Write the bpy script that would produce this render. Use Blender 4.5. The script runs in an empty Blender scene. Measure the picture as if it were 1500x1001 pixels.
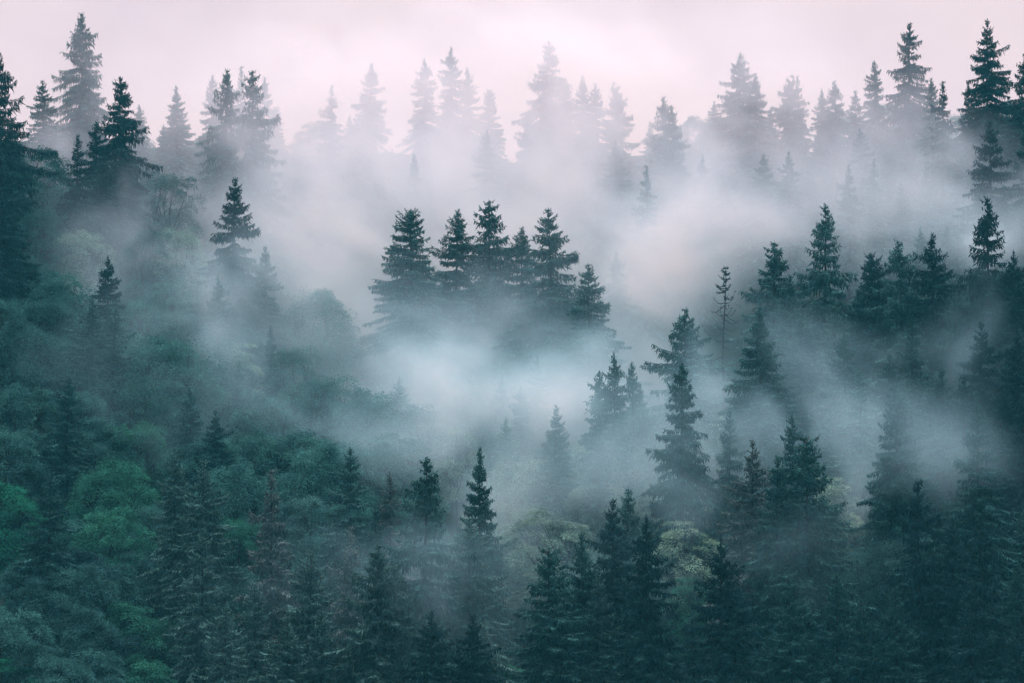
import bpy, math, random
import numpy as np
from mathutils import Vector

# ------------------------------------------------------------------ camera
scene = bpy.context.scene
F_PX, CXP, CYP, PITCH = 4250.0, 750.0, 500.5, math.radians(4.0)
cam_data = bpy.data.cameras.new("camera")
cam_data.sensor_width = 36.0
cam_data.lens = F_PX / 1500.0 * 36.0
cam_data.clip_start = 0.5
cam_data.clip_end = 6000.0
cam = bpy.data.objects.new("camera", cam_data)
scene.collection.objects.link(cam)
cam.location = (0, 0, 0)
cam.rotation_euler = (math.pi / 2 + PITCH, 0, 0)
scene.camera = cam

# ------------------------------------------------------------------ sky, sun, exposure
SUN_EL, SUN_AZ = math.radians(48), math.radians(10)     # high behind the ridge, a little to the right
world = bpy.data.worlds.new("World")
scene.world = world
world.use_nodes = True
nt = world.node_tree
nt.nodes.clear()
N, L = nt.nodes.new, nt.links.new
out = N("ShaderNodeOutputWorld")
sky = N("ShaderNodeTexSky")
sky.sky_type = 'NISHITA'
sky.sun_disc = False
sky.sun_elevation = SUN_EL
sky.sun_rotation = SUN_AZ
sky.air_density = 1.0
sky.dust_density = 3.0
bg_sky = N("ShaderNodeBackground")
bg_sky.inputs[1].default_value = 0.05
L(sky.outputs[0], bg_sky.inputs[0])
tc = N("ShaderNodeTexCoord")
cn = N("ShaderNodeTexNoise")
cn.inputs["Scale"].default_value = 9.0
cn.inputs["Detail"].default_value = 4.0
cn.inputs["Roughness"].default_value = 0.5
cmap = N("ShaderNodeMapping")
cmap.inputs["Scale"].default_value = (1.0, 1.0, 1.7)
L(tc.outputs["Generated"], cmap.inputs[0])
L(cmap.outputs[0], cn.inputs["Vector"])
cr = N("ShaderNodeValToRGB")                             # overcast: rose-white cloud, slightly mauve in its folds
cr.color_ramp.elements[0].position = 0.30
cr.color_ramp.elements[0].color = (0.80, 0.70, 0.80, 1)
cr.color_ramp.elements[1].position = 0.68
cr.color_ramp.elements[1].color = (0.97, 0.83, 0.88, 1)
L(cn.outputs["Fac"], cr.inputs[0])
bg_cloud = N("ShaderNodeBackground")
L(cr.outputs[0], bg_cloud.inputs[0])
# overcast: brightest overhead, duller towards the horizon and behind the viewer
sep = N("ShaderNodeSeparateXYZ")
L(tc.outputs["Generated"], sep.inputs[0])
ahead = N("ShaderNodeMapRange")
ahead.inputs["From Min"].default_value = -0.8
ahead.inputs["From Max"].default_value = 0.6
ahead.inputs["To Min"].default_value = 0.30
ahead.inputs["To Max"].default_value = 0.97
L(sep.outputs["Y"], ahead.inputs["Value"])
above = N("ShaderNodeMapRange")
above.inputs["From Min"].default_value = 0.20
above.inputs["From Max"].default_value = 0.95
above.inputs["To Min"].default_value = 1.0
above.inputs["To Max"].default_value = 3.4
L(sep.outputs["Z"], above.inputs["Value"])
cl = N("ShaderNodeMath")
cl.operation = 'MULTIPLY'
L(ahead.outputs[0], cl.inputs[0])
L(above.outputs[0], cl.inputs[1])
L(cl.outputs[0], bg_cloud.inputs[1])
mx = N("ShaderNodeMixShader")
mx.inputs[0].default_value = 0.92
L(bg_sky.outputs[0], mx.inputs[1])
L(bg_cloud.outputs[0], mx.inputs[2])
L(mx.outputs[0], out.inputs[0])
world.cycles.sampling_method = 'MANUAL'
world.cycles.sample_map_resolution = 256

sun_d = bpy.data.lights.new("sun", 'SUN')
sun_d.energy = 2.6
sun_d.angle = math.radians(40)
sun_d.color = (1.0, 0.83, 0.88)
sun = bpy.data.objects.new("sun", sun_d)
scene.collection.objects.link(sun)
sdir = Vector((math.sin(SUN_AZ) * math.cos(SUN_EL), math.cos(SUN_AZ) * math.cos(SUN_EL), math.sin(SUN_EL)))
sun.rotation_euler = sdir.to_track_quat('Z', 'Y').to_euler()

scene.view_settings.view_transform = 'Standard'
scene.view_settings.look = 'None'
scene.view_settings.exposure = 0.0
scene.view_settings.gamma = 1.0
scene.view_settings.use_curve_mapping = False
cy = scene.cycles
cy.max_bounces = 8
cy.diffuse_bounces = 2
cy.glossy_bounces = 1
cy.transmission_bounces = 2
cy.volume_bounces = 5
cy.transparent_max_bounces = 4
cy.volume_step_rate = 2.5
cy.volume_max_steps = 256
cy.use_adaptive_sampling = True
cy.adaptive_threshold = 0.012
cy.use_denoising = True
cy.caustics_reflective = False
cy.caustics_refractive = False


# ------------------------------------------------------------------ geometry of the place
def ray(px, py):
    a, u = (px - CXP) / F_PX, (CYP - py) / F_PX
    return a, math.cos(PITCH) - u * math.sin(PITCH), math.sin(PITCH) + u * math.cos(PITCH)


def sstep(a, b, x):
    t = np.clip((x - a) / (b - a), 0, 1)
    return t * t * (3 - 2 * t)


def terrain(x, y):
    """Height of the ground: the near bank under the camera, the valley, then the far slope up to its ridge."""
    x = np.asarray(x, dtype=float)
    y = np.asarray(y, dtype=float)
    near = -1.8 - 0.62 * np.clip(y, 0, 75)
    slope = -28 + 0.325 * (y - 260)
    far = np.maximum(slope, -48.3)
    top = -28 + 0.325 * (588 - 260)
    far = np.where(y > 588, top - 0.0022 * np.minimum(y - 588, 160) ** 2, far)
    hollow = 15.0 * np.clip(np.abs(x) / 75.0, 0, 1.5) ** 2 * sstep(190, 300, y) * (1 - 0.85 * sstep(430, 545, y))
    z = np.where(y < 110, np.maximum(near, -48.3), far) + hollow
    z = z + 0.9 * np.sin(x * 0.11 + 1.3) * np.cos(y * 0.07) * sstep(100, 240, y) + 0.4 * np.sin(x * 0.31) * np.sin(y * 0.23 + 0.6) * sstep(100, 240, y)
    return z


def stand(px, py, h):
    """Where on the slope a tree of height h stands whose tip is seen at this pixel."""
    a, b, c = ray(px, py)
    lo, hi = 200.0, 620.0
    f = lambda s: c * s - h - float(terrain(a * s, b * s))
    s = 210.0
    while s < 640 and f(s) > 0:
        s += 1.0
    lo, hi = s - 1.0, s
    for _ in range(20):
        m = (lo + hi) / 2
        if f(m) > 0:
            lo = m
        else:
            hi = m
    s = (lo + hi) / 2
    return Vector((a * s, b * s, c * s - h))


# ------------------------------------------------------------------ materials
def new_mat(name):
    m = bpy.data.materials.new(name)
    m.use_nodes = True
    m.node_tree.nodes.clear()
    return m, m.node_tree.nodes.new, m.node_tree.links.new


def foliage_material(name, transl=0.25, light_tint=(1, 1, 1)):  # last argument scales the colour
    m, N, L = new_mat(name)
    o = N("ShaderNodeOutputMaterial")
    oi = N("ShaderNodeObjectInfo")
    ge = N("ShaderNodeNewGeometry")
    tc = N("ShaderNodeTexCoord")
    no = N("ShaderNodeTexNoise")
    no.inputs["Scale"].default_value = 0.55
    no.inputs["Detail"].default_value = 2.0
    L(tc.outputs["Object"], no.inputs["Vector"])
    r1 = N("ShaderNodeMapRange")
    r1.inputs["To Min"].default_value = 0.55
    r1.inputs["To Max"].default_value = 1.5
    L(ge.outputs["Random Per Island"], r1.inputs["Value"])
    r2 = N("ShaderNodeMapRange")
    r2.inputs["From Min"].default_value = 0.3
    r2.inputs["From Max"].default_value = 0.7
    r2.inputs["To Min"].default_value = 0.7
    r2.inputs["To Max"].default_value = 1.35
    L(no.outputs["Fac"], r2.inputs["Value"])
    mu = N("ShaderNodeMath")
    mu.operation = 'MULTIPLY'
    L(r1.outputs[0], mu.inputs[0])
    L(r2.outputs[0], mu.inputs[1])
    r3 = N("ShaderNodeMapRange")
    r3.inputs["To Min"].default_value = 0.485
    r3.inputs["To Max"].default_value = 0.515
    L(no.outputs["Fac"], r3.inputs["Value"])
    hs = N("ShaderNodeHueSaturation")
    fr = N("ShaderNodeMix")
    fr.data_type = 'RGBA'
    fr.blend_type = 'MULTIPLY'
    fr.inputs[0].default_value = 1.0
    fr.inputs[7].default_value = (*light_tint, 1)
    L(oi.outputs["Color"], fr.inputs[6])
    L(fr.outputs[2], hs.inputs["Color"])
    L(mu.outputs[0], hs.inputs["Value"])
    L(r3.outputs[0], hs.inputs["Hue"])
    d = N("ShaderNodeBsdfDiffuse")
    t = N("ShaderNodeBsdfTranslucent")
    L(hs.outputs[0], d.inputs[0])
    L(hs.outputs[0], t.inputs[0])
    ms = N("ShaderNodeMixShader")
    ms.inputs[0].default_value = transl
    L(d.outputs[0], ms.inputs[1])
    L(t.outputs[0], ms.inputs[2])
    L(ms.outputs[0], o.inputs[0])
    return m


def plain_material(name, c0, c1, scale):
    m, N, L = new_mat(name)
    o = N("ShaderNodeOutputMaterial")
    tc = N("ShaderNodeTexCoord")
    no = N("ShaderNodeTexNoise")
    no.inputs["Scale"].default_value = scale
    no.inputs["Detail"].default_value = 4.0
    L(tc.outputs["Object"], no.inputs["Vector"])
    r = N("ShaderNodeValToRGB")
    r.color_ramp.elements[0].position = 0.35
    r.color_ramp.elements[1].position = 0.65
    r.color_ramp.elements[0].color = (*c0, 1)
    r.color_ramp.elements[1].color = (*c1, 1)
    L(no.outputs["Fac"], r.inputs[0])
    d = N("ShaderNodeBsdfDiffuse")
    L(r.outputs[0], d.inputs[0])
    L(d.outputs[0], o.inputs[0])
    return m


NEEDLES = foliage_material("needles", 0.15)
FRESH_LIT_NEEDLES = foliage_material("fresh_lit_needles", 0.2, (1.55, 1.5, 1.4))  # lighter young tips, also painting the light on bough tops
SHADED_NEEDLES = foliage_material("shaded_needles", 0.1, (0.6, 0.6, 0.62))  # hanging twigs darkened: the shade beneath the boughs put into their colour
LIT_LEAVES = foliage_material("lit_leaves", 0.35, (1.5, 1.45, 1.35))  # lighter copy of the leaves, painting light on clump rims and tops
LEAVES = foliage_material("leaves", 0.30)
BARK = plain_material("bark", (0.018, 0.022, 0.024), (0.05, 0.052, 0.052), 3.0)
BARE_WOOD = plain_material("bare_wood", (0.03, 0.04, 0.045), (0.07, 0.075, 0.08), 3.0)
CONES = plain_material("spruce_cones", (0.15, 0.085, 0.08), (0.27, 0.15, 0.135), 2.0)
EARTH = plain_material("forest_floor", (0.012, 0.024, 0.024), (0.03, 0.05, 0.042), 0.25)

# ------------------------------------------------------------------ tree meshes
UP = np.array([0.0, 0.0, 1.0])


def unit(v):
    return v / np.maximum(np.linalg.norm(v, axis=-1, keepdims=True), 1e-9)


class Build:
    """Collects leaf-sized kites and tubes and makes one mesh of them."""

    def __init__(self):
        self.b, self.d, self.n, self.l, self.w, self.m = [], [], [], [], [], []
        self.tv, self.tf, self.tm = [], [], []
        self.nv = 0

    def kite(self, base, d, nrm, ln, wd, mat=0):
        self.b.append(base); self.d.append(d); self.n.append(nrm); self.l.append(ln); self.w.append(wd); self.m.append(mat)

    def tube(self, pts, radii, sides=4, mat=1):
        pts = np.asarray(pts, dtype=float)
        k = len(pts)
        base = self.nv
        for i in range(k):
            t = pts[min(i + 1, k - 1)] - pts[max(i - 1, 0)]
            t = t / max(np.linalg.norm(t), 1e-9)
            s = np.cross(t, UP if abs(t[2]) < 0.9 else np.array([1.0, 0, 0]))
            s = s / np.linalg.norm(s)
            u = np.cross(s, t)
            for j in range(sides):
                a = 2 * math.pi * j / sides
                self.tv.append(pts[i] + radii[i] * (math.cos(a) * s + math.sin(a) * u))
        for i in range(k - 1):
            for j in range(sides):
                j2 = (j + 1) % sides
                self.tf.append((base + i * sides + j, base + i * sides + j2, base + (i + 1) * sides + j2, base + (i + 1) * sides + j))
                self.tm.append(mat)
        self.nv += k * sides

    def mesh(self, name, mats):
        V, Fc, M = [], [], []
        off = 0
        if self.b:
            b = np.array(self.b); d = unit(np.array(self.d)); n = np.array(self.n)
            l = np.array(self.l)[:, None]; w = np.array(self.w)[:, None]
            s = unit(np.cross(d, n))
            q = np.stack([b, b + d * l * 0.42 + s * w * 0.5, b + d * l, b + d * l * 0.42 - s * w * 0.5], axis=1)
            V.append(q.reshape(-1, 3))
            Fc.append(np.arange(len(b) * 4).reshape(-1, 4))
            M.append(np.array(self.m))
            off = len(b) * 4
        if self.tv:
            V.append(np.array(self.tv))
            Fc.append(np.array(self.tf) + off)
            M.append(np.array(self.tm))
        V = np.concatenate(V); Fc = np.concatenate(Fc); M = np.concatenate(M)
        me = bpy.data.meshes.new(name)
        me.vertices.add(len(V))
        me.vertices.foreach_set("co", V.astype(np.float32).ravel())
        me.loops.add(len(Fc) * 4)
        me.loops.foreach_set("vertex_index", Fc.astype(np.int32).ravel())
        me.polygons.add(len(Fc))
        me.polygons.foreach_set("loop_start", np.arange(0, len(Fc) * 4, 4, dtype=np.int32))
        me.polygons.foreach_set("material_index", M.astype(np.int32))
        for m in mats:
            me.materials.append(m)
        me.update()
        me.validate()
        return me


def spruce_meshes(seed, H=28.0, ratio=0.21, power=0.8, base=0.06, droop=0.5, hang=0.6, gaps=0.10, ragged=0.25,
                  dens=1.8, round_top=0.0, forked=0, cones=0.0, whorl=0.52, bare_top=0.0, full=1.0):
    """A spruce of height H: whorled boughs that droop and lift at the tip, side twigs and hanging twigs on each."""
    R = random.Random(seed)
    bx, by = R.uniform(-.25, .25), R.uniform(-.25, .25)
    axis = lambda z: np.array([bx * math.sin(z / H * 2.6), by * math.sin(z / H * 2.2 + .4), z])
    c = Build()
    leaders = [(0.0, 0.0, 1.0)]
    if forked:
        leaders = [(R.uniform(.5, .8), R.uniform(0, 6.28), 1.0), (R.uniform(.6, 1.0), R.uniform(0, 6.28), R.uniform(.94, .97))]
    Rmax = 1.12 * ratio * H
    zb = base * H
    side_bias = R.uniform(0, 6.28)
    z = H - 0.75
    while z > zb:
        t = (H - z) / (H - zb)
        f = t ** power * (0.30 + 0.70 * min(1.0, t / 0.20))
        if round_top:
            f = f * (1 - round_top) + round_top * min(1.0, (t * 2.6) ** 0.55) * (0.72 + 0.28 * t)
        f *= 1.0 if t < 0.82 else 1.0 - 0.7 * (t - 0.82)
        nb = 4 if t < 0.05 else R.choice((5, 5, 6, 6, 7))
        ph0 = R.uniform(0, 6.28)
        wobble = 1.0 + ragged * R.uniform(-1, 1)
        for k in range(nb):
            if R.random() < gaps and t > 0.08:
                continue
            ph = ph0 + k * 6.283 / nb + R.uniform(-.35, .35)
            Lb = max(0.16, Rmax * f * wobble * (1 + ragged * R.uniform(-1.0, 0.75)) * (1 + 0.10 * math.cos(ph - side_bias)))
            if R.random() < 0.05:
                Lb *= 1.22
            zz = min(H - .5, z + R.gauss(0, .75) * whorl)
            up = 0.75 - 2.6 * t if t < .28 else 0.02 - 0.35 * (t - .28)
            up += R.uniform(-.15, .15)
            sag = droop * (0.15 + 0.55 * min(1, t * 1.6)) * R.uniform(.7, 1.3)
            lift = 0.30 * droop * R.uniform(.4, 1.3)
            o = axis(zz)
            if forked and t < 0.13:
                ld = leaders[k % 2]
                o = o + np.array([ld[0] * math.cos(ld[1]), ld[0] * math.sin(ld[1]), -(1 - ld[2]) * H * 0.5]) * (1 - t / .13) * 1.2
            dh = np.array([math.cos(ph), math.sin(ph), 0.0])
            sd = np.array([-dh[1], dh[0], 0.0])
            bend = R.uniform(-.18, .18)

            def P(s):
                return o + dh * (Lb * s) + sd * (Lb * bend * s * s) + UP * (Lb * (up * s - sag * s * s + lift * s ** 4))
            pts = [P(0), P(.35), P(.7), P(1.0)]
            r0 = 0.012 + 0.011 * Lb
            c.tube(pts, [r0, r0 * .75, r0 * .5, r0 * .2], 3, 1)
            if R.random() < bare_top * 0.5:
                continue
            step = 0.27 / dens
            ns = max(2, int(Lb / step))
            s0 = 0.05
            for i in range(ns):
                s = s0 + (1 - s0) * (i + R.random()) / ns
                p = P(s)
                tg = unit(P(min(1.02, s + .04)) - P(s - .03))
                env = min(1.0, 0.35 + 1.5 * (1 - s)) * (0.75 if s < .25 else 1.0)
                tw = min(1.15, 0.22 + 0.30 * Lb) * env * min(1.0, 0.5 + 5.0 * t)
                for sg in (-1, 1):
                    ln = tw * R.uniform(.55, 1.15)
                    dr = tg * R.uniform(.45, .95) + sd * sg * R.uniform(.6, 1.0) - UP * R.uniform(.0, .45) * (0.4 + droop)
                    dr = unit(dr)
                    nrm = UP + np.array([R.gauss(0, .35), R.gauss(0, .35), 0])
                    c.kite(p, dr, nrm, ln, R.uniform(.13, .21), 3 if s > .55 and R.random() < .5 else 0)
                    q = p + dr * ln * R.uniform(.35, .7)
                    hd = -UP * R.uniform(.3, 1.0) * (0.5 + hang) + dr * .55 + np.array([R.gauss(0, .25), R.gauss(0, .25), 0])
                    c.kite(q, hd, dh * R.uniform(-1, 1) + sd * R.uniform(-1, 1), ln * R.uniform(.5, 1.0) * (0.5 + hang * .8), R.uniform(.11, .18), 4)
                hl = (0.18 + hang * R.uniform(.25, .85)) * min(1.0, .3 + Lb * .3) * min(1.0, .4 + 5.0 * t)
                hd = np.array([R.gauss(0, .16), R.gauss(0, .16), -1.0]) + tg * R.uniform(0, .35)
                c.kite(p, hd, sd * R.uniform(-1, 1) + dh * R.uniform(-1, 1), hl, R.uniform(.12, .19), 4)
                if i % 2 == 0:
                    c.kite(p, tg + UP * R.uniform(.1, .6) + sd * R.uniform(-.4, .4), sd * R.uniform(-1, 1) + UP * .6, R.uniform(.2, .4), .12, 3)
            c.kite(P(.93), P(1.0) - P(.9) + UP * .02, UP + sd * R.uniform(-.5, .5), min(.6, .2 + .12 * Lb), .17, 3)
            if cones and t < 0.62 and R.random() < cones:
                for _ in range(R.randint(1, 3)):
                    c.kite(P(R.uniform(.7, 1.0)), np.array([R.gauss(0, .2), R.gauss(0, .2), -1.0]), np.array([R.gauss(0, 1), R.gauss(0, 1), .1]), R.uniform(.18, .26), .10, 2)
        z -= whorl * R.uniform(.7, 1.25) * (0.55 if t < .12 else 1.0)
    for ld in leaders:
        o = axis(H - 0.9) + np.array([ld[0] * math.cos(ld[1]), ld[0] * math.sin(ld[1]), -(1 - ld[2]) * H * 0.5]) * (1.2 if forked else 0)
        c.tube([o - UP * .5, o + UP * .55, o + UP * .92], [.05, .03, .008], 3, 1)
        for i in range(26):
            h = R.random()
            a = R.uniform(0, 6.28)
            c.kite(o + UP * (h * .85 - .3), np.array([math.cos(a), math.sin(a), R.uniform(.3, 1.2)]), np.array([-math.sin(a), math.cos(a), .3]), (.34 - .2 * h) * R.uniform(.7, 1.2), .09)
    tr = Build()
    zs = np.linspace(-1.2, H - .6, 9)
    rt = 0.0125 * H
    tr.tube([axis(max(0, q)) if q > 0 else np.array([0, 0, q]) + axis(0) * np.array([1, 1, 0]) for q in zs],
            [rt * (1.25 if q < 0 else 1.0) * (1 - .93 * max(0, q) / H) for q in zs], 8, 0)
    return c.mesh("crown", [NEEDLES, BARK, CONES, FRESH_LIT_NEEDLES, SHADED_NEEDLES]), tr.mesh("trunk", [BARK])


def broadleaf_meshes(seed, H=20.0, R0=5.6, low=0.18, clumps=105, per=215, flat=0.34, leaf=0.26, frond=0.0):
    """A beech-like tree: forking limbs and a domed crown of layered leaf sprays with gaps between them."""
    R = random.Random(seed)
    c = Build()
    tr = Build()
    fork = H * R.uniform(.30, .38)
    lean = np.array([R.uniform(-.4, .4), R.uniform(-.4, .4), 0])
    tr.tube([np.array([0, 0, -1.2]), np.zeros(3), lean * .5 + UP * fork * .6, lean + UP * fork], [.36, .30, .24, .21], 8, 0)
    zc = H * (low + (1 - low) * .42)
    hz_up, hz_dn = H - zc, zc - H * low
    lobes = [(R.uniform(0, 6.28), R.uniform(-.2, .9), R.uniform(.85, 1.12)) for _ in range(9)]
    mains = []
    for i in range(7):
        a = i * 6.283 / 7 + R.uniform(-.3, .3)
        e = R.uniform(.25, 1.1)
        p = lean + UP * (fork + (H - fork) * R.uniform(.25, .55)) + np.array([math.cos(a), math.sin(a), 0]) * R0 * .45 * math.cos(e * .7)
        mains.append(p)
        tr.tube([lean + UP * fork * R.uniform(.85, 1.0), (lean + UP * fork) * .5 + p * .5 + UP * R.uniform(-.3, .5), p], [.15, .11, .07], 5, 0)
    for i in range(clumps):
        a = R.uniform(0, 6.283)
        sz = 1 - 1.55 * R.random() ** 1.15
        rr = R.uniform(.62, 1.0) ** .6
        la = sum(l[2] * math.exp(-((math.atan2(math.sin(a - l[0]), math.cos(a - l[0])) / .55) ** 2) - ((sz - l[1]) / .5) ** 2) for l in lobes)
        rr *= 0.80 + 0.26 * min(1.0, la)
        ch = math.sqrt(max(0, 1 - min(1, abs(sz)) ** 2))
        ctr = np.array([math.cos(a) * ch * R0 * rr, math.sin(a) * ch * R0 * rr, zc + (hz_up if sz > 0 else hz_dn) * sz * rr]) + lean
        m = min(mains, key=lambda q: np.linalg.norm(q - ctr))
        tr.tube([m, (m + ctr) * .5 + UP * .35, ctr], [.05, .032, .012], 3, 0)
        rad = R.uniform(.75, 1.5) * (R0 / 5.6)
        young = R.random() < .30 + .35 * max(0.0, sz)  # likelier higher up: clump gets the lighter leaves that paint its lit rim
        outw = unit(ctr - np.array([lean[0], lean[1], zc]))
        od = unit(np.array([outw[0], outw[1], 0.0]) + 1e-6)
        pn = unit(UP * .8 + outw * .95 + np.array([R.gauss(0, .15), R.gauss(0, .15), 0]))
        e1 = unit(np.cross(pn, UP + np.array([.31, .17, 0])))
        e2 = np.cross(pn, e1)
        n = int(per * R.uniform(.6, 1.25))
        for _ in range(n):
            q = math.sqrt(R.random()) * rad * R.choice((1, 1, 1, 1.18))
            b = R.uniform(0, 6.283)
            off = e1 * (q * math.cos(b)) + e2 * (q * math.sin(b)) + pn * (R.gauss(0, .5) * flat * rad - flat * q * q / rad * 1.3)
            dr = unit(off + od * rad * (.5 + frond) + np.array([R.gauss(0, .35), R.gauss(0, .35), R.gauss(-.12, .3)]))
            nr = pn + np.array([R.gauss(0, .42), R.gauss(0, .42), R.gauss(0, .2)])
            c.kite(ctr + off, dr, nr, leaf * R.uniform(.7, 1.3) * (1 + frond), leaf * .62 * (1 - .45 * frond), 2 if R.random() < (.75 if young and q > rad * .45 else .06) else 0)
    return c.mesh("crown", [LEAVES, BARK, LIT_LEAVES]), tr.mesh("trunk", [BARK])


def dead_meshes(seed, H=30.0):
    """A dying spruce: bare stem, hooked bare branches, a tuft of needles left at the tip."""
    R = random.Random(seed)
    tr, br, c = Build(), Build(), Build()
    zs = np.linspace(-1.2, H, 12)
    tr.tube([np.array([.12 * math.sin(q * .4), .1 * math.cos(q * .3), q]) for q in zs], [max(.03, .30 * (1 - q / H * .92)) for q in zs], 7, 0)
    z = H - .2
    while z > H * .35:
        t = (H - z) / H
        for k in range(R.choice((2, 2, 3, 4))):
            a = R.uniform(0, 6.28)
            dh = np.array([math.cos(a), math.sin(a), 0])
            ln = min(3.8, .45 + 9.0 * t) * R.uniform(.35, 1.15)
            up = R.uniform(.1, .5) if t < .1 else R.uniform(-.5, .15)
            cu = R.uniform(.3, .9)
            o = UP * z
            pt = [o + dh * ln * s + UP * ln * (up * s - .35 * s + cu * s ** 3) for s in (0, .3, .6, .85, 1)]
            br.tube(pt, [.055, .045, .035, .028, .012], 4, 0)
            for s in (.45, .7, .9):
                if R.random() < .6:
                    p = o + dh * ln * s + UP * ln * (up * s - .35 * s + cu * s ** 3)
                    dv = np.array([R.gauss(0, .6), R.gauss(0, .6), R.uniform(-.8, .5)]) * .45
                    br.tube([p, p + dv * .6, p + dv + UP * .12], [.022, .016, .007], 3, 0)
            if t < .13:
                for _ in range(26):
                    s = R.uniform(.1, 1)
                    p = o + dh * ln * s + UP * ln * (up * s - .35 * s + cu * s ** 3)
                    c.kite(p, np.array([R.gauss(0, .6), R.gauss(0, .6), R.uniform(-.5, .7)]) + dh * .4, np.array([R.gauss(0, 1), R.gauss(0, 1), R.gauss(0, 1)]), R.uniform(.15, .34), .11)
            elif R.random() < .45 and t < .3:
                p = pt[-1]
                for _ in range(9):
                    c.kite(p, np.array([R.gauss(0, .6), R.gauss(0, .6), R.uniform(-.3, .8)]), np.array([R.gauss(0, 1), R.gauss(0, 1), R.gauss(0, 1)]), R.uniform(.12, .26), .09)
        z -= R.uniform(.22, .55) if t < .15 else R.uniform(.5, 1.1)
    return c.mesh("crown", [NEEDLES, BARK]), tr.mesh("trunk", [BARE_WOOD]), br.mesh("branch", [BARE_WOOD])


KINDS = {
    # upright common spruces
    'S0': spruce_meshes(1, ratio=.200, power=.66, ragged=.28),
    'S1': spruce_meshes(2, ratio=.215, power=.70, ragged=.34, gaps=.12, hang=.7),
    'S2': spruce_meshes(3, ratio=.185, power=.62, ragged=.30),
    'S3': spruce_meshes(41, ratio=.195, power=.70, ragged=.34, gaps=.15, droop=.65, whorl=.56),
    'S4': spruce_meshes(42, ratio=.185, power=.76, ragged=.34, gaps=.13, droop=.75, hang=.8, whorl=.6),
    # close dense cones
    'D0': spruce_meshes(4, ratio=.215, power=.78, ragged=.18, gaps=.03, hang=.5, dens=1.8, whorl=.46),
    'D1': spruce_meshes(5, ratio=.195, power=.62, ragged=.22, gaps=.04, hang=.55, dens=1.7, round_top=.35, whorl=.46),
    # ragged airy spruces with drooping boughs and wide gaps
    'P0': spruce_meshes(6, ratio=.195, power=.62, ragged=.38, gaps=.17, droop=.75, hang=.9, whorl=.56),
    'P1': spruce_meshes(7, ratio=.215, power=.66, ragged=.36, gaps=.16, droop=.7, hang=.9, whorl=.60),
    'P3': spruce_meshes(43, ratio=.195, power=.66, ragged=.38, gaps=.18, droop=.6, hang=.95, whorl=.62),
    'P2': spruce_meshes(8, ratio=.165, power=.55, ragged=.42, gaps=.16, droop=.8, hang=1.0, whorl=.54),
    # narrow columns with hanging boughs
    'C0': spruce_meshes(9, ratio=.120, power=.52, ragged=.34, gaps=.12, droop=.9, hang=.95, whorl=.5),
    'C1': spruce_meshes(10, ratio=.130, power=.58, ragged=.38, gaps=.14, droop=.8, hang=.9, whorl=.5),
    # forked tops
    'T0': spruce_meshes(11, ratio=.210, power=.62, ragged=.38, gaps=.14, droop=.65, hang=.9, forked=1, whorl=.54),
    # with cones
    'K0': spruce_meshes(12, ratio=.200, power=.66, ragged=.32, gaps=.10, cones=.4),
    'K1': spruce_meshes(13, ratio=.190, power=.60, ragged=.34, gaps=.12, cones=.6, round_top=.2),
    # young slender
    'Y0': spruce_meshes(14, H=16, ratio=.24, power=.85, ragged=.2, gaps=.06, droop=.25, hang=.3, whorl=.42),
    'B0': broadleaf_meshes(21),
    'B1': broadleaf_meshes(22, H=19, R0=6.4, clumps=130),
    'B2': broadleaf_meshes(23, H=21, R0=5.2, clumps=95, leaf=.24),
    'B3': broadleaf_meshes(24, H=18, R0=5.8, clumps=95, flat=.25, frond=.35),
    'F0': broadleaf_meshes(25, H=16, R0=5.0, clumps=80, flat=.16, frond=.8, leaf=.30),
    'N0': dead_meshes(31),
}
NOMINAL = {k: 28.0 for k in KINDS}
NOMINAL.update({'Y0': 16.0, 'B0': 20.0, 'B1': 19.0, 'B2': 21.0, 'B3': 18.0, 'F0': 16.0, 'N0': 30.0})

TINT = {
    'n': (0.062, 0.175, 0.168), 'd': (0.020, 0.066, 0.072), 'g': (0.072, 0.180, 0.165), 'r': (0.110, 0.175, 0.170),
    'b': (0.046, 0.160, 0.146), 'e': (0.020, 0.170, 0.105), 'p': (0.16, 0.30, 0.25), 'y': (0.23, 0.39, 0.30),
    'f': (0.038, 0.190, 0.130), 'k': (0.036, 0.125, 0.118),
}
rng = random.Random(77)
tips = []


def plant(kind, px, py, h, wide, tint, label, group, part_label=None):
    loc = stand(px, py, h)
    if kind in ('S0', 'S1', 'S2') and rng.random() < .45:
        kind = rng.choice(('S3', 'S4'))
    elif kind in ('P0', 'P1') and rng.random() < .35:
        kind = 'P3'
    s = h / NOMINAL[kind]
    if kind[0] in 'BF':
        name, cat = "broadleaf_tree", "broadleaf tree"
    elif kind[0] == 'N':
        name, cat = "dead_tree", "dead tree"
    else:
        name, cat = "spruce_tree", "spruce tree"
    e = bpy.data.objects.new(name, None)
    e.empty_display_size = 1.0
    scene.collection.objects.link(e)
    e.location = loc
    e.rotation_euler = (rng.gauss(0, .014), rng.gauss(0, .014), rng.uniform(0, 6.283))
    if name == "spruce_tree":
        wide *= 0.92
    e.scale = (s * wide, s * wide, s)
    e["label"] = label
    e["category"] = cat
    e["group"] = group
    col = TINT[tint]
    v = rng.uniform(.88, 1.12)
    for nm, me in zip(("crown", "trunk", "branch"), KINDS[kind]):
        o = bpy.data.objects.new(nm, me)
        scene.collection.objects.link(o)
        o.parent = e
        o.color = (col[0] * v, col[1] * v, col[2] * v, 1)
    tips.append((px, py, loc.y, h))
    return e


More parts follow.
